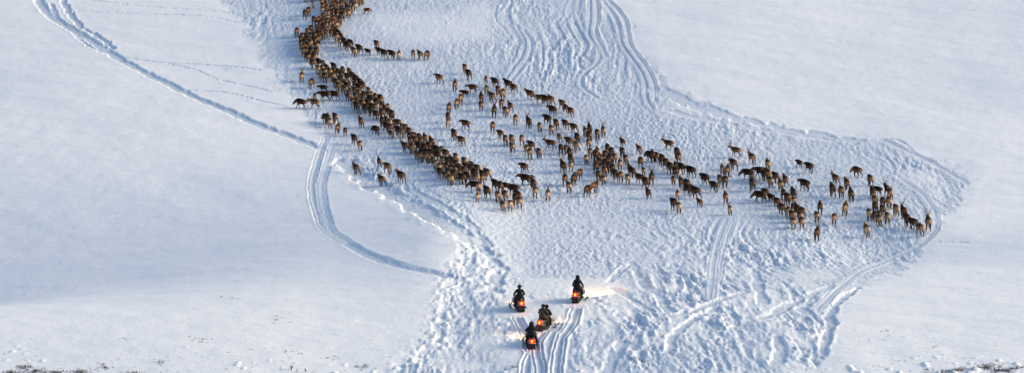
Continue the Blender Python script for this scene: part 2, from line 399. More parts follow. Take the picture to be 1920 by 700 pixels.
# ------------------------------------------------------------------ mesh helpers
class MB:
    """collects lofts, boxes and tubes into one mesh"""
    def __init__(s): s.v = []; s.f = []
    def ring_loft(s, rings, close=True, caps=True):
        n = len(rings[0]); b = len(s.v)
        for r in rings: s.v += [tuple(q) for q in r]
        m = n if close else n - 1
        for i in range(len(rings) - 1):
            for j in range(m):
                k = (j + 1) % n
                s.f.append((b + i * n + j, b + i * n + k, b + (i + 1) * n + k, b + (i + 1) * n + j))
        if caps:
            s.f.append(tuple(b + j for j in range(n))[::-1]); s.f.append(tuple(b + (len(rings) - 1) * n + j for j in range(n)))
        return s
    def tube(s, pts, rad, n=7):
        pts = [Vector(q) for q in pts]; rad = rad if isinstance(rad, (list, tuple)) else [rad] * len(pts); rings = []
        for i, q in enumerate(pts):
            t = (pts[min(i + 1, len(pts) - 1)] - pts[max(i - 1, 0)]).normalized()
            e = Vector((0, 0, 1)) if abs(t.z) < 0.9 else Vector((1, 0, 0))
            a_ = t.cross(e).normalized(); c_ = t.cross(a_)
            rings.append([q + (a_ * math.cos(2 * math.pi * k / n) + c_ * math.sin(2 * math.pi * k / n)) * rad[i] for k in range(n)])
        return s.ring_loft(rings)
    def sections(s, secs, n=12, power=2.6):
        """superellipse rings along X: (x, z_centre, half_width, half_height[, y])"""
        rings = []
        for q in secs:
            x, z, w, h = q[:4]; y0 = q[4] if len(q) > 4 else 0.0; r = []
            for k in range(n):
                t = 2 * math.pi * (k + 0.5) / n; c, d = math.cos(t), math.sin(t)
                r.append((x, y0 + w * math.copysign(abs(c) ** (2 / power), c), z + h * math.copysign(abs(d) ** (2 / power), d)))
            rings.append(r)
        return s.ring_loft(rings)
    def box(s, x0, x1, y0, y1, z0, z1):
        b = len(s.v); s.v += [(x, y, z) for x in (x0, x1) for y in (y0, y1) for z in (z0, z1)]
        for q in ((0, 1, 3, 2), (4, 6, 7, 5), (0, 4, 5, 1), (2, 3, 7, 6), (0, 2, 6, 4), (1, 5, 7, 3)): s.f.append(tuple(b + k for k in q))
        return s
    def mesh(s, name, mat, smooth=True):
        me = bpy.data.meshes.new(name); me.from_pydata(s.v, [], s.f)
        bm = bmesh.new(); bm.from_mesh(me); bmesh.ops.recalc_face_normals(bm, faces=bm.faces); bm.to_mesh(me); bm.free()
        me.polygons.foreach_set('use_smooth', [smooth] * len(me.polygons)); me.materials.append(mat); return me
    def build(s, name, mat, parent=None, smooth=True):
        return link(name, s.mesh(name, mat, smooth), parent)

def link(name, me, parent=None):
    o = bpy.data.objects.new(name, me); C.objects.link(o)
    if parent is not None: o.parent = parent
    return o

def skinned(name, joints, edges, root, sub=1):
    """one continuous body: joints with radii grown into a surface"""
    names = list(joints); idx = {k: i for i, k in enumerate(names)}
    me = bpy.data.meshes.new(name)
    me.from_pydata([joints[k][0] for k in names], [(idx[a_], idx[b_]) for a_, b_ in edges], [])
    o = bpy.data.objects.new(name, me); C.objects.link(o)
    o.modifiers.new('skin', 'SKIN')
    for i, k in enumerate(names):
        r = joints[k][1]; sv = me.skin_vertices[0].data[i]
        sv.radius = r if isinstance(r, tuple) else (r, r); sv.use_root = (k == root)
    if sub: s_ = o.modifiers.new('sub', 'SUBSURF'); s_.levels = sub; s_.render_levels = sub
    bpy.context.view_layer.update()
    dg = bpy.context.evaluated_depsgraph_get()
    out = bpy.data.meshes.new_from_object(o.evaluated_get(dg))
    bpy.data.objects.remove(o); bpy.data.meshes.remove(me)
    out.name = name; out.polygons.foreach_set('use_smooth', [True] * len(out.polygons))
    return out

def set_tint(me, cols):
    a_ = me.attributes.new('tint', 'FLOAT_COLOR', 'POINT')
    a_.data.foreach_set('color', np.concatenate([cols, np.ones((len(cols), 1))], 1).astype(np.float32).ravel())

def coords(me):
    v = np.empty(len(me.vertices) * 3); me.vertices.foreach_get('co', v); return v.reshape(-1, 3)

# ------------------------------------------------------------------ reindeer
FUR = attr_mat('reindeer_fur'); ANTLER = grain_mat('antler', (0.10, 0.07, 0.05), 0.8)
HEADS = {'up': [(.62, .98), (.76, 1.08), (.86, 1.11), (1.02, 1.01), (1.08, .97)],
         'level': [(.64, .90), (.80, .92), (.92, .91), (1.07, .80), (1.13, .76)],
         'low': [(.62, .80), (.78, .66), (.88, .56), (.99, .40), (1.02, .35)]}

def deer_body(head, phase):
    j = {'pelvis': ((-.40, 0, .83), (.28, .28)), 'rump': ((-.58, 0, .82), .23), 'tail': ((-.74, 0, .84), .07), 'tip': ((-.79, 0, .73), .04),
         'mid': ((-.05, 0, .78), (.30, .31)), 'chest': ((.28, 0, .80), (.28, .31)), 'withers': ((.46, 0, .87), (.22, .25))}
    e = [('pelvis', 'rump'), ('rump', 'tail'), ('tail', 'tip'), ('pelvis', 'mid'), ('mid', 'chest'), ('chest', 'withers')]
    prev = 'withers'
    for k, ((x, z), r) in enumerate(zip(HEADS[head], (.19, .15, .115, .075, .055))):
        n = 'h%d' % k; j[n] = ((x, 0, z), r); e.append((prev, n)); prev = n
    hx, hz = HEADS[head][2]
    for s in (-1, 1):
        n = 'ear%d' % s; j[n] = ((hx - .06, s * .13, hz + .10), .03); e.append(('h2', n))
        q = phase * s
        hind = [((-.42, .15, .68), .13), ((-.30 + .10 * q, .16, .50), .085), ((-.55 + .14 * q, .15, .36 + .02 * abs(q)), .05), ((-.50 + .24 * q, .15, .09), .04), ((-.45 + .25 * q, .15, .0), .045)]
        fore = [((.33, .13, .66), .11), ((.28 - .05 * q, .14, .50), .07), ((.34 - .14 * q, .13, .30), .048), ((.31 - .22 * q, .13, .08), .04), ((.35 - .23 * q, .13, .0), .045)]
        for nm, leg, st_ in (('b', hind, 'pelvis'), ('f', fore, 'chest')):
            pv = st_
            for k, ((x, y, z), r) in enumerate(leg):
                n = '%s%d%d' % (nm, s, k); j[n] = ((x, s * y, z), r); e.append((pv, n)); pv = n
    return skinned('reindeer', j, e, 'pelvis', 1)

TONES = {'dark brown': ((.028, .015, .009), (.15, .092, .058), (.018, .011, .008)),
         'brown': ((.070, .033, .018), (.30, .195, .125), (.028, .016, .011)),
         'tan': ((.120, .070, .042), (.44, .325, .225), (.045, .027, .018)),
         'pale': ((.190, .130, .090), (.52, .420, .330), (.075, .048, .033))}
KEY = {'d': 'dark brown', 'b': 'brown', 't': 'tan', 'p': 'pale'}
POSES = [(h, ph) for h in ('up', 'level', 'low') for ph in (0.9, -0.7, 0.15)]
DEER = {}
for pi, (h, ph) in enumerate(POSES):
    base = deer_body(h, ph); v = coords(base); x, y, z = v.T
    for tn, (body, light, dark) in TONES.items():
        me = base if tn == 'pale' else base.copy()
        body, light, dark = map(np.array, (body, light, dark))
        w = noise(x * 3 + pi, z * 3 + y * 2, 200)
        rump = sstep(-.36, -.60, x + .08 * w) * sstep(.42, .56, z) * sstep(1.08, .90, z)
        belly = sstep(.66, .54, z) * sstep(.42, .5, z) * sstep(.5, .3, np.abs(x + .05))
        neck = sstep(.38, .62, x) * sstep(1.0, .8, x)
        legs = sstep(.56, .42, z) * sstep(.8, .6, x); flank = sstep(.95, .70, z + .05 * w)
        c = body[None] * (.30 + 1.25 * flank)[:, None]
        c = c + (light - c) * (0.9 * np.clip(rump, 0, 1))[:, None]
        c = c + (light - c) * (0.55 * np.clip(neck + belly, 0, 1))[:, None]
        c = c + (dark - c) * np.clip(legs, 0, 1)[:, None]
        face = sstep(.93, 1.05, x); c = c + (dark * 1.6 - c) * (0.8 * face)[:, None]
        set_tint(me, np.clip(c * np.array([1.22, 1.0, 0.80]), 0, 1)); me.materials.append(FUR); me.name = 'reindeer'
        DEER[(pi, tn)] = me
    DEER[(pi, 'antlers')] = None
def antler_mesh(h):
    hx, hz = HEADS[h][2]; m = MB()
    for s in (-1, 1):
        b = [(hx - .04, s * .05, hz + .08), (hx - .16, s * .13, hz + .25), (hx - .19, s * .22, hz + .42), (hx - .10, s * .25, hz + .56), (hx + .02, s * .21, hz + .64)]
        m.tube(b, [.028, .026, .024, .022, .012], 5)
        m.tube([b[1], (hx - .02, s * .15, hz + .33), (hx + .07, s * .13, hz + .38)], [.022, .018, .010], 5)
        m.tube([b[3], (hx - .18, s * .29, hz + .66)], [.018, .010], 5)
        m.tube([b[0], (hx + .08, s * .04, hz + .20), (hx + .16, s * .03, hz + .28)], [.020, .016, .010], 5)
    return m.mesh('antlers', ANTLER)
ANT = {h: antler_mesh(h) for h in HEADS}

rnd = random.Random(5)
herd = []                       # px, py (feet), heading, tone key, head, antlers, place, dense?
def put(rx, ry, sc, place, items):
    """items: zoomed view coordinates of the hind feet, heading (90 = straight up the valley, 180 = left), tone, options"""
    for it in items:
        zx, zy, hd, tone = it[:4]; opt = it[4] if len(it) > 4 else ''
        hd = 90 + (hd - 90) * 0.78 if 55 < hd < 157 else hd
        herd.append([rx + zx / sc, ry + zy / sc, hd + rnd.uniform(-7, 7), tone, 'low' if 'w' in opt else ('up' if 'u' in opt or 'a' in opt else rnd.choice(['up', 'level', 'level'])),
                     'a' in opt, place, False])
S = 5.834
LINE = 'in the file branching off'
SIDE = 'straggling by the column'
BAND = 'in the scattered band'
KNOT = 'in the mid band bunch'
TIPK = 'in the outermost knot'
TAIL = 'at the column tail'
CHAIN = 'in the curved string'
put(520, 0, S, SIDE, [(300, 215, 95, 'd'), (340, 180, 75, 'b'), (390, 98, 95, 'p'), (400, 285, 95, 'd'), (215, 412, 95, 'b')])
put(520, 0, S, LINE, [(980, 152, 5, 'b', 'w'), (937, 60, 90, 'b'), (840, 627, 110, 't', 'a'), (895, 595, 140, 'd'), (990, 612, 145, 'd'), (1085, 545, 120, 'b'), (1110, 605, 150, 'd'),
                      (1165, 645, 145, 'd'), (1250, 655, 150, 'd'), (1330, 660, 90, 'p'), (1485, 645, 100, 't'), (1560, 655, 130, 't'), (1640, 660, 75, 'b', 'w'), (640, 400, 120, 'd'), (665, 430, 120, 'd'),
                      (690, 460, 120, 'd'), (720, 480, 125, 'd'), (735, 520, 110, 'd'), (680, 520, 95, 't'), (760, 560, 130, 'd'), (800, 535, 130, 'd'), (652, 470, 100, 't')])
put(520, 90, S, SIDE, [(268, 375, 90, 't', 'a'), (375, 445, 60, 'b', 'w'), (505, 482, 178, 'd'), (520, 572, 178, 'd'), (620, 566, 175, 'd'), (410, 590, 90, 'b'), (250, 664, 175, 'd', 'w'), (405, 660, 172, 't')])
put(780, 100, S, BAND, [(250, 332, 150, 't')])
put(540, 180, S, SIDE, [(410, 300, 135, 'd', 'w'), (460, 350, 95, 'p'), (440, 320, 110, 'd'), (515, 305, 105, 'b'), (545, 418, 70, 'b'), (625, 444, 90, 'd'), (725, 535, 125, 'd'), (790, 602, 92, 't'), (800, 350, 125, 'b', 'a'),
                        (960, 435, 150, 'd', 'w'), (1285, 625, 130, 'b', 'a')])
put(540, 180, S, BAND, [(1760, 195, 85, 'b'), (1750, 295, 90, 'd'), (1750, 360, 90, 'p'), (1815, 485, 100, 'd')])
put(640, 260, S, SIDE, [(165, 384, 125, 'b', 'a'), (415, 335, 110, 'd', 'a'), (510, 388, 130, 't'), (445, 508, 125, 'b'), (655, 484, 145, 'b')])
put(640, 260, S, TAIL, [(1490, 692, 92, 'p', 'a'), (1590, 655, 115, 'd'), (1450, 575, 165, 'd', 'w'), (1500, 600, 95, 't')])
put(780, 100, S, BAND, [(575, 294, 115, 'd'), (535, 225, 110, 't'), (425, 415, 90, 'b'), (535, 475, 165, 'd'), (620, 432, 165, 'b'), (765, 345, 100, 'b'), (860, 375, 140, 'd'), (895, 470, 100, 'b'),
      (770, 455, 95, 't'), (715, 555, 95, 'd', 'a'), (710, 632, 90, 'b'), (830, 538, 135, 't'), (950, 500, 90, 't'), (935, 614, 95, 'b'), (1005, 402, 150, 'd'), (1065, 438, 150, 'b'), (1245, 500, 155, 'b'),
      (1350, 545, 165, 't'), (1410, 562, 150, 'd'), (1480, 575, 130, 't'), (1490, 684, 140, 'd'), (1600, 625, 130, 't'), (1640, 655, 115, 'b', 'a'), (1690, 700, 120, 'b'), (490, 560, 72, 't'),
      (445, 612, 75, 't'), (855, 698, 90, 'd', 'a'), (1030, 642, 120, 'b'), (980, 700, 115, 't')])
put(820, 180, S, BAND, [(310, 362, 150, 'b'), (265, 555, 130, 'b'), (855, 322, 95, 't'), (1000, 357, 115, 'd', 'a'), (1120, 402, 95, 't'), (1205, 322, 140, 'd'), (1245, 432, 95, 't'), (1300, 372, 120, 'b'),
      (1400, 372, 130, 'b'), (1490, 402, 140, 'b'), (605, 402, 90, 'b'), (690, 475, 130, 'b'), (745, 552, 95, 'b'), (815, 545, 100, 't'), (815, 624, 110, 't'), (925, 545, 95, 't'), (975, 652, 95, 't'),
      (1025, 605, 130, 'b'), (1012, 690, 95, 't'), (1110, 692, 105, 'b'), (1235, 584, 175, 'b', 'a'), (1335, 508, 110, 't'), (1530, 534, 105, 'd'), (1440, 562, 130, 'b'), (1520, 615, 125, 'p'),
      (1350, 640, 100, 'd'), (1410, 645, 95, 't'), (1450, 695, 105, 'd'), (1665, 435, 92, 'd', 'a'), (1620, 455, 100, 't'), (1660, 505, 95, 'd'), (1655, 584, 95, 't'), (1750, 482, 100, 'b'), (1815, 448, 90, 't', 'a')])
put(820, 290, S, BAND, [(1380, 204, 110, 'd', 'a'), (1460, 120, 105, 'd'), (1460, 186, 95, 'p'), (950, 205, 145, 'b'), (960, 325, 165, 'd'), (1040, 335, 105, 'b'), (1070, 474, 95, 't'), (1050, 385, 100, 'd'),
      (1210, 510, 92, 'p', 'a'), (1395, 344, 95, 'b'), (1440, 422, 88, 't'), (1490, 344, 80, 'd'), (1555, 274, 65, 'b'), (1640, 464, 62, 'd'), (1720, 424, 60, 'b'), (1630, 112, 95, 'p')])
put(820, 290, S, TAIL, [(635, 405, 130, 'd'), (740, 395, 172, 'd'), (825, 432, 172, 'd'), (660, 524, 95, 't'), (745, 514, 95, 't'), (720, 632, 105, 't', 'a'), (800, 618, 92, 'p'), (855, 560, 100, 'd'),
      (900, 592, 95, 't'), (875, 520, 120, 'd'), (690, 430, 95, 'd')])
put(1080, 200, S, BAND, [(510, 444, 120, 'd', 'a'), (690, 524, 130, 't'), (1010, 464, 168, 'b', 'a'), (1750, 548, 158, 't', 'a'), (805, 604, 140, 'd', 'w'), (840, 610, 100, 'd'), (885, 614, 95, 'b'), (940, 654, 95, 'd'),
      (1125, 625, 92, 'b'), (1105, 580, 100, 'd'), (1720, 692, 125, 'b'), (545, 645, 100, 't'), (505, 565, 100, 'd')])
put(1080, 200, S, KNOT, [(110, 632, 95, 't'), (155, 565, 95, 't'), (235, 565, 100, 't'), (345, 525, 95, 'd'), (390, 565, 95, 'd'), (215, 605, 95, 'd'), (315, 605, 95, 'd'), (420, 625, 95, 't'), (270, 645, 100, 'b'), (375, 645, 95, 'd'), (350, 590, 95, 'd')])
put(1080, 290, S, KNOT, [(215, 214, 92, 'd'), (260, 155, 95, 'b'), (320, 175, 95, 'd'), (355, 160, 95, 'd'), (370, 204, 95, 'b'), (480, 174, 85, 't'), (430, 284, 95, 'd'), (490, 304, 95, 't'), (310, 244, 95, 'b'),
      (245, 294, 95, 'd'), (300, 334, 92, 't'), (590, 222, 120, 'd'), (565, 334, 92, 't'), (615, 255, 115, 'd'), (400, 225, 95, 'd')])
put(1080, 290, S, BAND, [(705, 154, 95, 'd'), (740, 234, 95, 't'), (700, 315, 150, 'b'), (825, 335, 90, 'd', 'a'), (760, 375, 115, 'd'), (790, 484, 105, 'd'), (985, 165, 105, 'b'), (1030, 215, 115, 'd'), (1095, 194, 95, 't'),
      (1155, 214, 115, 'd'), (1065, 334, 92, 'b'), (1085, 255, 100, 'd'), (1255, 254, 145, 'd'), (1150, 374, 95, 'b'), (1212, 395, 95, 'd'), (1225, 455, 120, 'd', 'w'), (1110, 505, 95, 't'), (1070, 614, 108, 'd'),
      (1125, 645, 92, 'p'), (1310, 485, 130, 'd', 'a'), (1355, 575, 125, 'b'), (1410, 334, 140, 'd'), (1510, 414, 125, 'd'), (1575, 344, 92, 't'), (1630, 364, 92, 'd'), (1600, 234, 92, 't'), (1655, 244, 80, 'b'),
      (1635, 544, 95, 'b'), (1685, 664, 90, 'p', 'a')])
put(1340, 240, S, CHAIN, [(410, 692, 95, 'd'), (405, 595, 100, 'b'), (355, 560, 160, 'd', 'w'), (500, 540, 172, 'd'), (580, 475, 92, 't'), (545, 594, 110, 'd'), (610, 654, 95, 't'), (585, 570, 95, 'b'), (665, 604, 100, 'd'), (770, 644, 95, 'b'), (720, 692, 100, 't')])
put(1340, 240, S, BAND, [(410, 398, 125, 't', 'a'), (925, 434, 140, 'd'), (1035, 494, 135, 'd'), (985, 692, 150, 'd'), (1325, 634, 120, 't', 'a'), (1555, 544, 150, 'b', 'w'), (1445, 684, 100, 'b'), (1700, 634, 95, 'b')])
put(1360, 340, S, CHAIN, [(375, 224, 165, 'd', 'w'), (440, 205, 120, 'b'), (500, 235, 140, 'd'), (570, 304, 120, 'b'), (620, 374, 115, 'b'), (690, 404, 95, 't'), (635, 214, 95, 'd'), (675, 264, 95, 'd'), (690, 230, 100, 'b'),
      (745, 204, 100, 'd'), (750, 264, 95, 't'), (740, 344, 95, 'd'), (790, 384, 105, 'd'), (845, 404, 95, 'b'), (820, 454, 95, 't'), (730, 454, 105, 'b'), (745, 524, 92, 't'), (835, 514, 95, 't')])
put(1360, 340, S, BAND, [(1035, 364, 92, 'd'), (1000, 454, 92, 't'), (1000, 654, 80, 'd', 'a'), (1190, 474, 70, 't'), (1310, 374, 62, 't'), (1170, 164, 92, 'd'), (1265, 188, 90, 'b'), (1375, 228, 100, 'd')])
put(1360, 340, S, TIPK, [(1670, 154, 140, 'd'), (1610, 194, 95, 'd'), (1635, 284, 92, 't'), (1780, 174, 110, 'd', 'a'), (1800, 200, 95, 't'), (1720, 304, 92, 'd'), (1790, 304, 92, 't'), (1635, 354, 95, 'd'),
      (1720, 384, 92, 'b'), (1770, 474, 92, 't'), (1680, 494, 92, 't'), (1635, 444, 95, 'd'), (1575, 434, 92, 'p'), (1680, 420, 92, 'b')])
put(1360, 340, S, BAND, [(1545, 612, 90, 'p')])
put(1500, 300, 4.375, TIPK, [(785, 462, 92, 't')])
put(1500, 300, 4.375, 'in the last file', [(850, 484, 108, 'd', 'a'), (880, 552, 108, 'd'), (930, 572, 135, 'd'), (985, 632, 112, 't'), (1050, 582, 82, 'b', 'a')])
# the dense column and its head, packed too tight to place one by one
def pack(poly, dx, dy, heading, tones, place, n_try=9000):
    px = np.array([q[0] for q in poly], float); py = np.array([q[1] for q in poly], float)
    xs = np.array([rnd.uniform(px.min(), px.max()) for _ in range(n_try)]); yy = np.array([rnd.uniform(py.min(), py.max()) for _ in range(n_try)])
    ok = inside((px, py), xs, yy); kept = []
    for a_, b_ in zip(xs[ok], yy[ok]):
        if all(((a_ - c_) / dx) ** 2 + ((b_ - d_) / dy) ** 2 > 1 for c_, d_ in kept): kept.append((a_, b_))
    for a_, b_ in kept:
        hd = (heading(a_, b_) if callable(heading) else heading) + rnd.gauss(0, 9)
        herd.append([a_, b_, hd, rnd.choice(tones), rnd.choice(['up', 'level', 'level', 'low']), rnd.random() < 0.10, place, True])
COLUMN = [(566, 90), (570, 104), (582, 128), (592, 135), (600, 153), (612, 157), (623, 166), (638, 176), (654, 197), (662, 210), (684, 216), (703, 225), (725, 249), (734, 266), (749, 262), (761, 255),
          (772, 290), (792, 310), (805, 310), (816, 318), (823, 334), (839, 348), (873, 347), (882, 346), (912, 350), (915, 338), (902, 327), (880, 316), (861, 309), (846, 301), (828, 288), (812, 280), (794, 268),
          (780, 263), (764, 249), (747, 237), (737, 224), (727, 205), (712, 192), (693, 179), (679, 167), (667, 155), (650, 141), (633, 139), (612, 127), (594, 122), (586, 100)]
pack(COLUMN, 7.3, 7.9, 112, 'ddddbbbbtttttpp', 'in the dense column')
HEADP = 'at the column head'
pack([(604, -6), (690, -6), (676, 10), (668, 22), (655, 34), (648, 40), (634, 55), (628, 72), (612, 76), (606, 50), (603, 20)], 6.6, 6.6, 88, 'ddddbbbbbttttp', HEADP)
pack([(598, 42), (605, 40), (604, 70), (599, 86), (594, 84)], 5, 7, 85, 'dddb', HEADP)
pack([(561, 80), (578, 68), (594, 58), (600, 72), (596, 94), (593, 112), (580, 118), (568, 108)], 7, 7, 100, 'ddbbbt', HEADP)
pack([(570, -6), (600, -6), (600, 4), (572, 6)], 8, 7, 90, 'dbbt', HEADP)

hx, hy = at([q[0] for q in herd], [q[1] - (2.5 if 50 < q[2] < 140 else 0.5) for q in herd])
order = sorted(range(len(herd)), key=lambda i: hy[i] - (40 if not herd[i][7] else 0))
singles = set(order[:300])
mass_v, mass_f, mass_c, base = [], [], [], 0
for i, (px, py, hd, tone, head, ant, place, dense) in enumerate(herd):
    x, y = float(hx[i]), float(hy[i]); tn = KEY[tone]; pi = rnd.choice([k for k, q in enumerate(POSES) if q[0] == head])
    size = 1.05 * rnd.uniform(0.93, 1.06) * {'d': 1.03, 'b': 1.0, 't': 0.99, 'p': 0.97}[tone]
    if rnd.random() < 0.16: size *= rnd.uniform(0.74, 0.88)
    a_ = R(hd); d_ = 0.5
    pitch = -math.atan2(ground_z(x + d_ * math.cos(a_), y + d_ * math.sin(a_)) - ground_z(x - d_ * math.cos(a_), y - d_ * math.sin(a_)), 2 * d_)
    pitch = max(-0.22, min(0.22, pitch * 0.8))
    z = min(ground_z(x + ex * math.cos(a_), y + ex * math.sin(a_)) + ex * math.sin(pitch) for ex in (-0.45, 0.35)) - 0.04
    me = DEER[(pi, tn)]
    if i in singles:
        o = link('reindeer', me); o.location = (x, y, z); o.rotation_euler = (0, pitch, a_); o.scale = (size * .86, size * 1.03, size * 1.06)
        o['category'] = 'reindeer'
        way = 'side-on' if (hd > 152 or hd < 25) else ('angled' if (hd > 119 or hd < 74) else 'walking away')
        hw = {'up': ' head up,', 'level': '', 'low': ' head low,'}[head]
        dd = np.hypot(hx - x, hy - y); dd[i] = 99; k = int(dd.argmin()); nt_ = {'d': 'dark', 'b': 'brown', 't': 'tan', 'p': 'pale'}[herd[k][3]]
        rel = 'alone' if dd[k] > 6 else '%s a %s one' % ('beside' if abs(hx[k] - x) > abs(hy[k] - y) else ('behind' if hy[k] > y else 'before'), nt_)
        o['label'] = '%s%s reindeer %s,%s %s, %s' % (tn, ' antlered' if ant else '', way, hw, rel, place)
        o['group'] = 'reindeer ' + place
        if ant:
            link('antlers', ANT[head], o)
    else:
        v = coords(me); n = len(v)
        M = np.array(Matrix.LocRotScale(Vector((x, y, z)), Matrix.Rotation(a_, 3, 'Z') @ Matrix.Rotation(pitch, 3, 'Y'), Vector((size * .86, size * 1.03, size * 1.06))))
        mass_v.append(v @ M[:3, :3].T + M[:3, 3])
        c_ = np.empty(n * 4); me.attributes['tint'].data.foreach_get('color', c_); mass_c.append(c_.reshape(-1, 4)[:, :3])
        mass_f += [tuple(base + k for k in q.vertices) for q in me.polygons]; base += n
if mass_v:
    me = bpy.data.meshes.new('reindeer_mass'); me.from_pydata(np.vstack(mass_v).tolist(), [], mass_f)
    me.polygons.foreach_set('use_smooth', [True] * len(me.polygons)); set_tint(me, np.vstack(mass_c)); me.materials.append(FUR)
    o = link('reindeer_mass', me); o['kind'] = 'stuff'; o['category'] = 'reindeer'
    o['label'] = 'packed mass of brown reindeer filling the head of the column'
print('reindeer', len(herd), 'singles', len(singles), 'tris each', [len(m.polygons) for m in list(DEER.values())[:1] if m])

# ------------------------------------------------------------------ snowmobiles
RUBBER = grain_mat('rubber', (0.018, 0.018, 0.019), 0.85, 0.3, 30)
BLACKP = grain_mat('black_plastic', (0.022, 0.022, 0.025), 0.45, 0.4, 8, 0.3, 0.05)
VINYL = grain_mat('seat_vinyl', (0.02, 0.019, 0.018), 0.6, 0.4, 20)
STEEL = grain_mat('steel', (0.32, 0.32, 0.33), 0.4, 0.5, 20, 0.2, 0.05, 0.9)
ALLOY = grain_mat('tunnel_alloy', (0.035, 0.035, 0.038), 0.6, 0.4, 10, 0.3, 0.05, 0.2)
SCREEN = grain_mat('smoked_screen', (0.05, 0.05, 0.055), 0.2, 0.6, 6, 0.2, 0.0)
LENS = glow_mat('tail_lens', (1.0, 0.014, 0.002), 0.60)
BULB = glow_mat('tail_bulb', (1.0, 0.36, 0.03), 1.6)
HEADL = glow_mat('headlight_lens', (1.0, 0.82, 0.55), 12.0)
PAINT = {n: grain_mat(n + '_hood_paint', c, 0.3, 0.5, 5, 0.15, 0.02) for n, c in (('black', (.02, .02, .023)), ('charcoal', (.05, .05, .055)), ('grey', (.20, .17, .16)), ('dark_red', (.10, .02, .018)))}

def snowmobile(px, py, heading, paint, label, watts, sit, yaw=0.14):
    x, y = at(px, py); x, y = float(x[0]), float(y[0]); a_ = R(heading)
    root = bpy.data.objects.new('snowmobile', None); C.objects.link(root)
    root.scale = (1.08,) * 3
    zs = [ground_z(x + u_ * math.cos(a_) - w_ * math.sin(a_), y + u_ * math.sin(a_) + w_ * math.cos(a_)) for u_ in (-1.2, -.6, 0, .9) for w_ in (-.25, .25)]
    gz = (ground_z(x + 0.9 * math.cos(a_), y + .9 * math.sin(a_)) - ground_z(x - 1.0 * math.cos(a_), y - 1.0 * math.sin(a_))) / 1.9
    root.location = (x, y, sum(zs) / len(zs) - 0.02); root.rotation_euler = (0, -math.atan(max(-.25, min(.25, gz))), a_)
    root['label'] = label; root['category'] = 'snowmobile'; root['group'] = 'snowmobiles driving the herd'
    m = MB()                                                         # rubber track: stadium loop
    prof = [(-1.18 + .17 * math.cos(t), .19 + .17 * math.sin(t)) for t in np.linspace(math.pi / 2, 3 * math.pi / 2, 8)] + [(.15, .02), (.38, .16), (.42, .30), (.30, .38)]
    m.ring_loft([[(q[0], s_ * .24, q[1]) for q in prof] for s_ in (-1, 1)])
    tr = m.build('track', RUBBER, root, False)
    lug = MB()
    for k in range(14): lug.box(-1.12 + k * .095, -1.09 + k * .095, -.235, .235, -.03, .03)
    for k in range(6):
        t = math.pi / 2 + (k + .5) * math.pi / 6; cx, cz = -1.18 + .185 * math.cos(t), .19 + .185 * math.sin(t)
        lug.box(cx - .02, cx + .02, -.235, .235, cz - .02, cz + .02)
    lug.build('lug', RUBBER, tr, False)
    MB().sections([(-1.42, .44, .255, .055), (-1.3, .45, .27, .075), (.3, .46, .27, .085)], 12, 6).build('tunnel', ALLOY, root, False)
    MB().sections([(-1.20, .58, .14, .06), (-1.16, .62, .20, .11), (-.8, .64, .21, .13), (-.3, .63, .19, .13), (.05, .66, .15, .13), (.12, .66, .10, .09)], 14, 3.2).build('seat', VINYL, root)
    MB().sections([(-.02, .62, .20, .22), (.2, .66, .34, .30), (.55, .62, .42, .30), (.9, .52, .40, .22), (1.15, .44, .32, .13), (1.30, .40, .20, .07)], 16, 2.8).build('hood', PAINT[paint], root)
    w = MB(); rings = []
    for k, (xx, zz, hw) in enumerate([(.52, .88, .30), (.38, 1.02, .27), (.26, 1.16, .20)]):
        rings.append([(xx - .16 * (t / 1.0) ** 2, hw * t, zz - .03 * t * t) for t in np.linspace(-1, 1, 9)] + [(xx - .02 - .16 * t ** 2, hw * t * .97, zz - .03 * t * t) for t in np.linspace(1, -1, 9)])
    w.ring_loft(rings); w.build('windshield', SCREEN, root)
    hb = MB().tube([(.12, -.38, 1.0), (.18, -.24, 1.03), (.24, -.08, .98), (.24, .08, .98), (.18, .24, 1.03), (.12, .38, 1.0)], .018).tube([(.24, 0, .98), (.34, 0, .80)], .025).build('handlebar', STEEL, root)
    for s_ in (-1, 1): MB().tube([(.115, s_ * .40, .995), (.165, s_ * .27, 1.025)], .026).build('grip', RUBBER, hb)
    for s_ in (-1, 1):
        MB().box(-1.25, .35, min(s_ * .272, s_ * .43), max(s_ * .272, s_ * .43), .28, .31).build('running_board', ALLOY, root, False)
        k = MB(); k.sections([(.25, .03, .05, .012, s_ * .50), (.4, .025, .07, .016, s_ * .50), (1.2, .025, .075, .016, s_ * .50), (1.42, .08, .07, .015, s_ * .50), (1.55, .20, .05, .013, s_ * .50)], 8, 4)
        ski = k.build('ski', BLACKP, root)
        MB().tube([(1.52, s_ * .47, .19), (1.40, s_ * .50, .26), (1.20, s_ * .50, .06)], .014, 6).build('ski_loop', STEEL, ski)
        MB().tube([(.82, s_ * .50, .04), (.78, s_ * .46, .30), (.72, s_ * .38, .55)], [.04, .035, .03]).build('ski_leg', STEEL, root)
        MB().tube([(.80, s_ * .48, .22), (.70, s_ * .20, .34)], .02).build('control_arm', STEEL, root)
    MB().box(-1.50, -1.47, -.24, .24, .10, .44).build('snow_flap', RUBBER, root, False)
    MB().tube([(-1.2, -.25, .50), (-1.48, -.22, .56), (-1.52, 0, .57), (-1.48, .22, .56), (-1.2, .25, .50)], .02).build('rear_bumper', STEEL, root)
    pod = MB().sections([(-1.40, .70, .23, .19), (-1.30, .69, .25, .20), (-1.12, .64, .20, .15)], 14, 2.8).build('tail_housing', PAINT[paint], root)
    tl = MB().sections([(-1.455, .70, .165, .135), (-1.435, .70, .20, .165), (-1.395, .70, .21, .175)], 16, 2.2).build('tail_light', LENS, root)
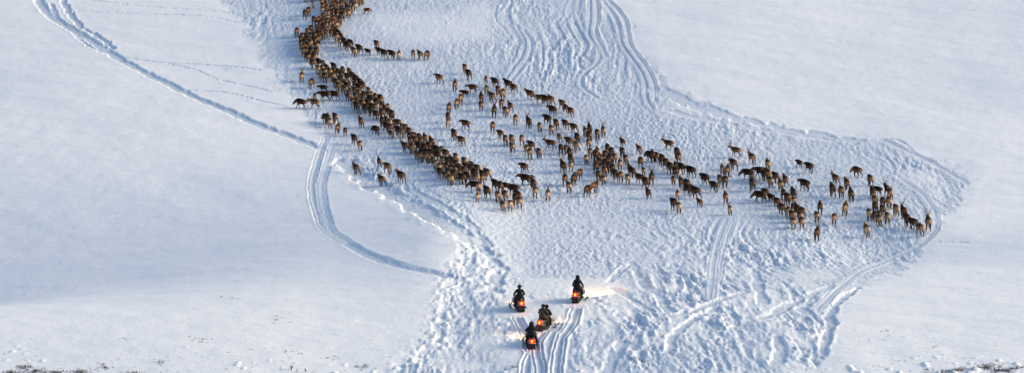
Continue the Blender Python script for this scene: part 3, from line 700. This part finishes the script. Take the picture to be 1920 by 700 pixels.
    MB().sections([(-1.475, .70, .04, .05), (-1.465, .70, .075, .08), (-1.45, .70, .085, .09)], 12, 2.0).build('bulb', BULB, tl)
    hl = MB().sections([(1.16, .50, .17, .055), (1.19, .50, .16, .05), (1.20, .50, .13, .035)], 12, 2.6).build('headlight', HEADL, root)
    ld = bpy.data.lights.new('headlight_beam', 'SPOT'); ld.energy = watts; ld.color = (1.0, .52, .19); ld.spot_size = R(85); ld.spot_blend = 1.0; ld.shadow_soft_size = .10
    lo = bpy.data.objects.new('headlight_beam', ld); C.objects.link(lo); lo.parent = root; lo.location = (1.36, 0, .80)
    lo.rotation_euler = Vector((-1, yaw, 0.34)).to_track_quat('Z', 'Y').to_euler()
    td = bpy.data.lights.new('tail_glow', 'POINT'); td.energy = 2.5; td.color = (1.0, .10, .02); td.shadow_soft_size = .12
    to = bpy.data.objects.new('tail_glow', td); C.objects.link(to); to.parent = root; to.location = (-1.66, 0, .62)
    riders = []
    for s_ in sit: riders.append(rider(root, **s_))
    return root

CLOTH = attr_mat('clothing', rough=0.8, scale=7, amount=0.3, bump=0.4)
def rider(machine, back=0.0, lean=0.0, rise=0.0, coat=(.016, .016, .02), trouser=(.014, .014, .016), hood=(.02, .02, .022), label='', hooded=False, hold=True, girth=1.0):
    bx_, lz = -.58 - back, rise; L = lean
    j = {'hip': ((bx_, 0, .90 + lz), (.20 * girth, .17 * girth)), 'waist': ((bx_ + .04 + .3 * L, 0, 1.08 + lz), (.19 * girth, .16 * girth)), 'chest': ((bx_ + .07 + .65 * L, 0, 1.28 + lz - .1 * L), (.21 * girth, .17)),
         'yoke': ((bx_ + .10 + .95 * L, 0, 1.42 + lz - .2 * L), (.15, .13)), 'neck': ((bx_ + .13 + 1.1 * L, 0, 1.51 + lz - .25 * L), .075),
         'jaw': ((bx_ + .17 + 1.2 * L, 0, 1.58 + lz - .28 * L), .095), 'head': ((bx_ + .16 + 1.25 * L, 0, 1.68 + lz - .28 * L), .105), 'crown': ((bx_ + .14 + 1.27 * L, 0, 1.76 + lz - .29 * L), .075),
         'nose': ((bx_ + .29 + 1.25 * L, 0, 1.635 + lz - .28 * L), .022)}
    e = [('hip', 'waist'), ('waist', 'chest'), ('chest', 'yoke'), ('yoke', 'neck'), ('neck', 'jaw'), ('jaw', 'head'), ('head', 'crown'), ('jaw', 'nose')]
    hands = []
    for s_ in (-1, 1):
        hand = (.12, s_ * .335, 1.05) if hold else (bx_ + .42, s_ * .20, 1.05 + lz)
        sh = (bx_ + .09 + .9 * L, s_ * .215, 1.38 + lz - .18 * L)
        el = tuple((a_ + b_) / 2 for a_, b_ in zip(sh, hand)); el = (el[0] - .06, el[1] + s_ * .12, el[2] - .10)
        wr = tuple(h_ + (q - h_) * .18 for h_, q in zip(hand, el))
        kn = (bx_ + .42, s_ * .30, .80 + .5 * lz); an = (bx_ + .26, s_ * .355, .42)
        for nm, q, r in (('sh', sh, .105), ('el', el, .080), ('wr', wr, .055), ('hand', hand, (.05, .035)), ('th', (bx_ + .08, s_ * .13, .88 + lz), .135), ('kn', kn, .095), ('an', an, .075), ('heel', (bx_ + .25, s_ * .355, .36), .065), ('toe', (bx_ + .43, s_ * .36, .35), .05)):
            j[nm + str(s_)] = (q, r)
        for p_, q in (('yoke', 'sh'), ('sh', 'el'), ('el', 'wr'), ('wr', 'hand')): e.append((p_ if p_ == 'yoke' else p_ + str(s_), q + str(s_)))
        for p_, q in (('hip', 'th'), ('th', 'kn'), ('kn', 'an'), ('an', 'heel'), ('heel', 'toe')): e.append((p_ if p_ == 'hip' else p_ + str(s_), q + str(s_)))
        hands.append((s_, hand))
    me = skinned('person', j, e, 'hip', 1)
    v = coords(me); x, y, z = v.T
    col = np.tile(np.array(coat), (len(v), 1))
    low = (z < .93 + lz) & ~((x > bx_ + .36) & (z > .96)); col[low] = trouser
    col[z < .44] = (.012, .011, .010)
    hp = np.array(j['head'][0]); dh = np.linalg.norm(v - hp, axis=1); fc = (dh < .2) & (z > 1.53 + lz - .28 * L)
    col[fc & (x > hp[0] + .03)] = (.42, .24, .17); col[fc & (x <= hp[0] + .03)] = hood
    eye = fc & (np.abs(z - hp[2]) < .025) & (x > hp[0] + .07) & (np.abs(np.abs(y) - .04) < .02); col[eye] = (.02, .015, .01)
    for s_, h_ in hands: col[np.linalg.norm(v - np.array(h_), axis=1) < .10] = (.012, .012, .013)
    set_tint(me, col); me.materials.append(CLOTH)
    o = link('person', me); o.matrix_world = Matrix.LocRotScale(machine.location, machine.rotation_euler, machine.scale)
    o['label'] = label; o['category'] = 'person'; o['group'] = 'people riding the snowmobiles'
    for s_, h_ in hands:                                             # gloved fingers closed round the grip
        g = MB()
        for k, (off, ln) in enumerate(((.045, .070), (.015, .080), (-.015, .076), (-.045, .060))):
            b_ = Vector(h_) + Vector((.03, off, .01))
            g.tube([b_, b_ + Vector((ln * .6, 0, -.01)), b_ + Vector((ln * .7, 0, -.05)), b_ + Vector((ln * .2, 0, -.07))], [.012, .012, .011, .009], 6)
        b_ = Vector(h_) + Vector((-.01, -s_ * .045, -.01))
        g.tube([b_, b_ + Vector((.04, -s_ * .02, -.03)), b_ + Vector((.06, -s_ * .005, -.06))], [.014, .013, .010], 6)
        g.build('glove', RUBBER, o)
    h = MB(); cx, cz = hp[0], hp[2]
    if hooded:                                                       # fur-edged hood falling to the shoulders
        rings = []
        for zz, r, dx in ((cz - .30, .25, -.06), (cz - .20, .20, -.05), (cz - .08, .165, -.03), (cz + .04, .155, -.02), (cz + .12, .115, -.03), (cz + .17, .05, -.04)):
            rings.append([(cx + dx + r * math.cos(t) * .95, r * math.sin(t), zz) for t in np.linspace(.75, 2 * math.pi - .75, 15)] + [(cx + dx + (r - .03) * math.cos(t) * .95, (r - .03) * math.sin(t), zz - .01) for t in np.linspace(2 * math.pi - .75, .75, 15)])
        h.ring_loft(rings); part = 'hood'
    else:                                                            # round hat with ear flaps
        h.tube([(cx - .01, 0, cz - .02), (cx - .01, 0, cz + .05), (cx - .01, 0, cz + .10), (cx - .01, 0, cz + .135)], [.135, .132, .095, .03], 14)
        for s_ in (-1, 1): h.tube([(cx - .01, s_ * .118, cz + .02), (cx, s_ * .122, cz - .05), (cx + .01, s_ * .11, cz - .11)], [.045, .04, .02], 8)
        part = 'hat'
    hm = grain_mat('headwear', hood, .9, .1, 25, .4, .5)
    h.build(part, hm, o)
    c = MB(); zb = .93 + lz                                          # coat skirt over the hips
    rings = [[(bx_ + .03 + (r * 0.8) * math.cos(t), r * 1.02 * math.sin(t), zz) for t in np.linspace(0, 2 * math.pi, 18, endpoint=False)] for zz, r in ((zb - .06, .25 * girth), (zb + .08, .245 * girth), (zb + .2, .22 * girth))]
    c.ring_loft(rings); c.build('coat_hem', grain_mat('coat_cloth', coat, .85, .15, 18, .3, .4), o)
    return o

snowmobile(1084, 563, 79, 'black', 'black snowmobile with its headlight flaring on the snow ahead', 1500,
           [dict(rise=.20, lean=.05, hooded=True, girth=1.12, label='person in black standing tall on the snowmobile with the flaring headlight')])
snowmobile(973, 579, 98, 'charcoal', 'dark snowmobile angled away from the other three, ski showing beside it', 120,
           [dict(rise=.12, lean=.06, hooded=False, girth=1.1, label='person in black winter suit on the snowmobile angled away from the others')])
snowmobile(1023, 613, 71, 'grey', 'pale grey backed snowmobile carrying two people', 150,
           [dict(back=.26, rise=.10, lean=.02, coat=(.055, .043, .036), trouser=(.045, .036, .032), hood=(.05, .034, .027), hold=False, label='passenger in a grey brown jacket seated behind the driver'),
            dict(back=-.34, rise=-.04, lean=.18, hooded=False, label='crouching driver in black in front of the brown jacketed passenger')])
snowmobile(996, 645, 92, 'black', 'black snowmobile trailing behind the other three, fresh twin grooves behind it', 420,
           [dict(rise=.0, lean=.10, hooded=True, girth=1.25, label='person in a wide black hooded parka on the hindmost snowmobile')], -0.30)

# ------------------------------------------------------------------ winter plants
STALK = grain_mat('dry_stalk', (0.12, 0.095, 0.080), 0.9); TWIG = grain_mat('willow_twig', (0.05, 0.03, 0.024), 0.9)
def shrub(px, py, n, h, label):
    x, y = at(px, py); x, y = float(x[0]), float(y[0]); z = ground_z(x, y)
    r = bpy.data.objects.new('willow_shrub', None); C.objects.link(r); r.location = (x, y, z - .03)
    r['label'] = label; r['category'] = 'shrub'; r['group'] = 'bare shrubs in the near snow'
    for _ in range(n):
        a_ = rnd.uniform(0, 6.28); l = h * rnd.uniform(.55, 1.1); sp = rnd.uniform(.1, .5) * l
        q = [(0, 0, -.05), (math.cos(a_) * sp * .35, math.sin(a_) * sp * .35, l * .5), (math.cos(a_) * sp, math.sin(a_) * sp, l)]
        st_ = MB().tube(q, [.022, .016, .008], 5).build('stem', TWIG, r)
        MB().tube([q[1], (q[1][0] + rnd.uniform(-.1, .1), q[1][1] + rnd.uniform(-.1, .1), l * .8)], [.012, .006], 4).build('twig', TWIG, st_)
shrub(546, 694, 4, .42, 'tallest bare willow shrub poking through the near snow')
shrub(557, 697, 4, .28, 'small bare willow shrub right beside the tallest one')
shrub(573, 697, 5, .30, 'low spreading willow shrub a step away from the taller pair')
shrub(948, 695, 3, .30, 'thin bare willow shrub alone in the churned snow')

tv, tf = [], []
def stub(x, y, h, w):
    z = ground_z(x, y)
    for _ in range(rnd.randint(3, 7)):
        a_ = rnd.uniform(0, 6.28); ox, oy = rnd.gauss(0, w), rnd.gauss(0, w); b = len(tv); l = h * rnd.uniform(.5, 1.2)
        dx, dy = math.cos(a_) * .025, math.sin(a_) * .025; tx, ty = rnd.gauss(0, .4) * l, rnd.gauss(0, .4) * l
        tv.extend([(x + ox - dx, y + oy - dy, z - .03), (x + ox + dx, y + oy + dy, z - .03), (x + ox - dy * .8, y + oy + dx * .8, z - .03), (x + ox + tx, y + oy + ty, z + l)])
        tf.extend([(b, b + 1, b + 3), (b + 1, b + 2, b + 3), (b + 2, b, b + 3)])
sp = []
for _ in range(300):
    px = rnd.uniform(-40, 1960); py = 706 - abs(rnd.gauss(0, 26))
    if 860 < px < 1480 and rnd.random() < .7: continue
    sp.append((px, py, .055))
for cx_, cy_, n_ in ((50, 690, 16), (65, 698, 22), (20, 700, 18), (150, 699, 20), (190, 690, 10), (110, 700, 14), (250, 702, 16), (1850, 690, 26), (1880, 696, 22), (1800, 695, 16), (1905, 690, 14), (1740, 697, 6), (1780, 700, 14), (528, 599, 4), (235, 637, 3), (1685, 676, 3), (1668, 622, 2), (1750, 652, 2),
                     (430, 560, 2), (960, 690, 5), (1190, 672, 8), (680, 688, 8), (620, 672, 5), (1105, 575, 0), (1320, 440, 0), (300, 680, 6), (365, 637, 3), (380, 640, 3), (540, 664, 4)):
    for _ in range(n_ * 2): sp.append((cx_ + rnd.gauss(0, 10), cy_ + rnd.gauss(0, 2.5), .13 if cy_ > 685 else .09))
qx, qy = at([q[0] for q in sp], [q[1] for q in sp])
for (a_, b_, h_), x, y in zip(sp, qx, qy): stub(float(x), float(y), h_ * rnd.uniform(.6, 1.5), .07)
me = bpy.data.meshes.new('dry_heath'); me.from_pydata(tv, [], tf); me.materials.append(STALK)
o = link('dry_heath', me); o['kind'] = 'stuff'; o['category'] = 'heath'; o['label'] = 'dry heath stalks sticking up through the near snow'
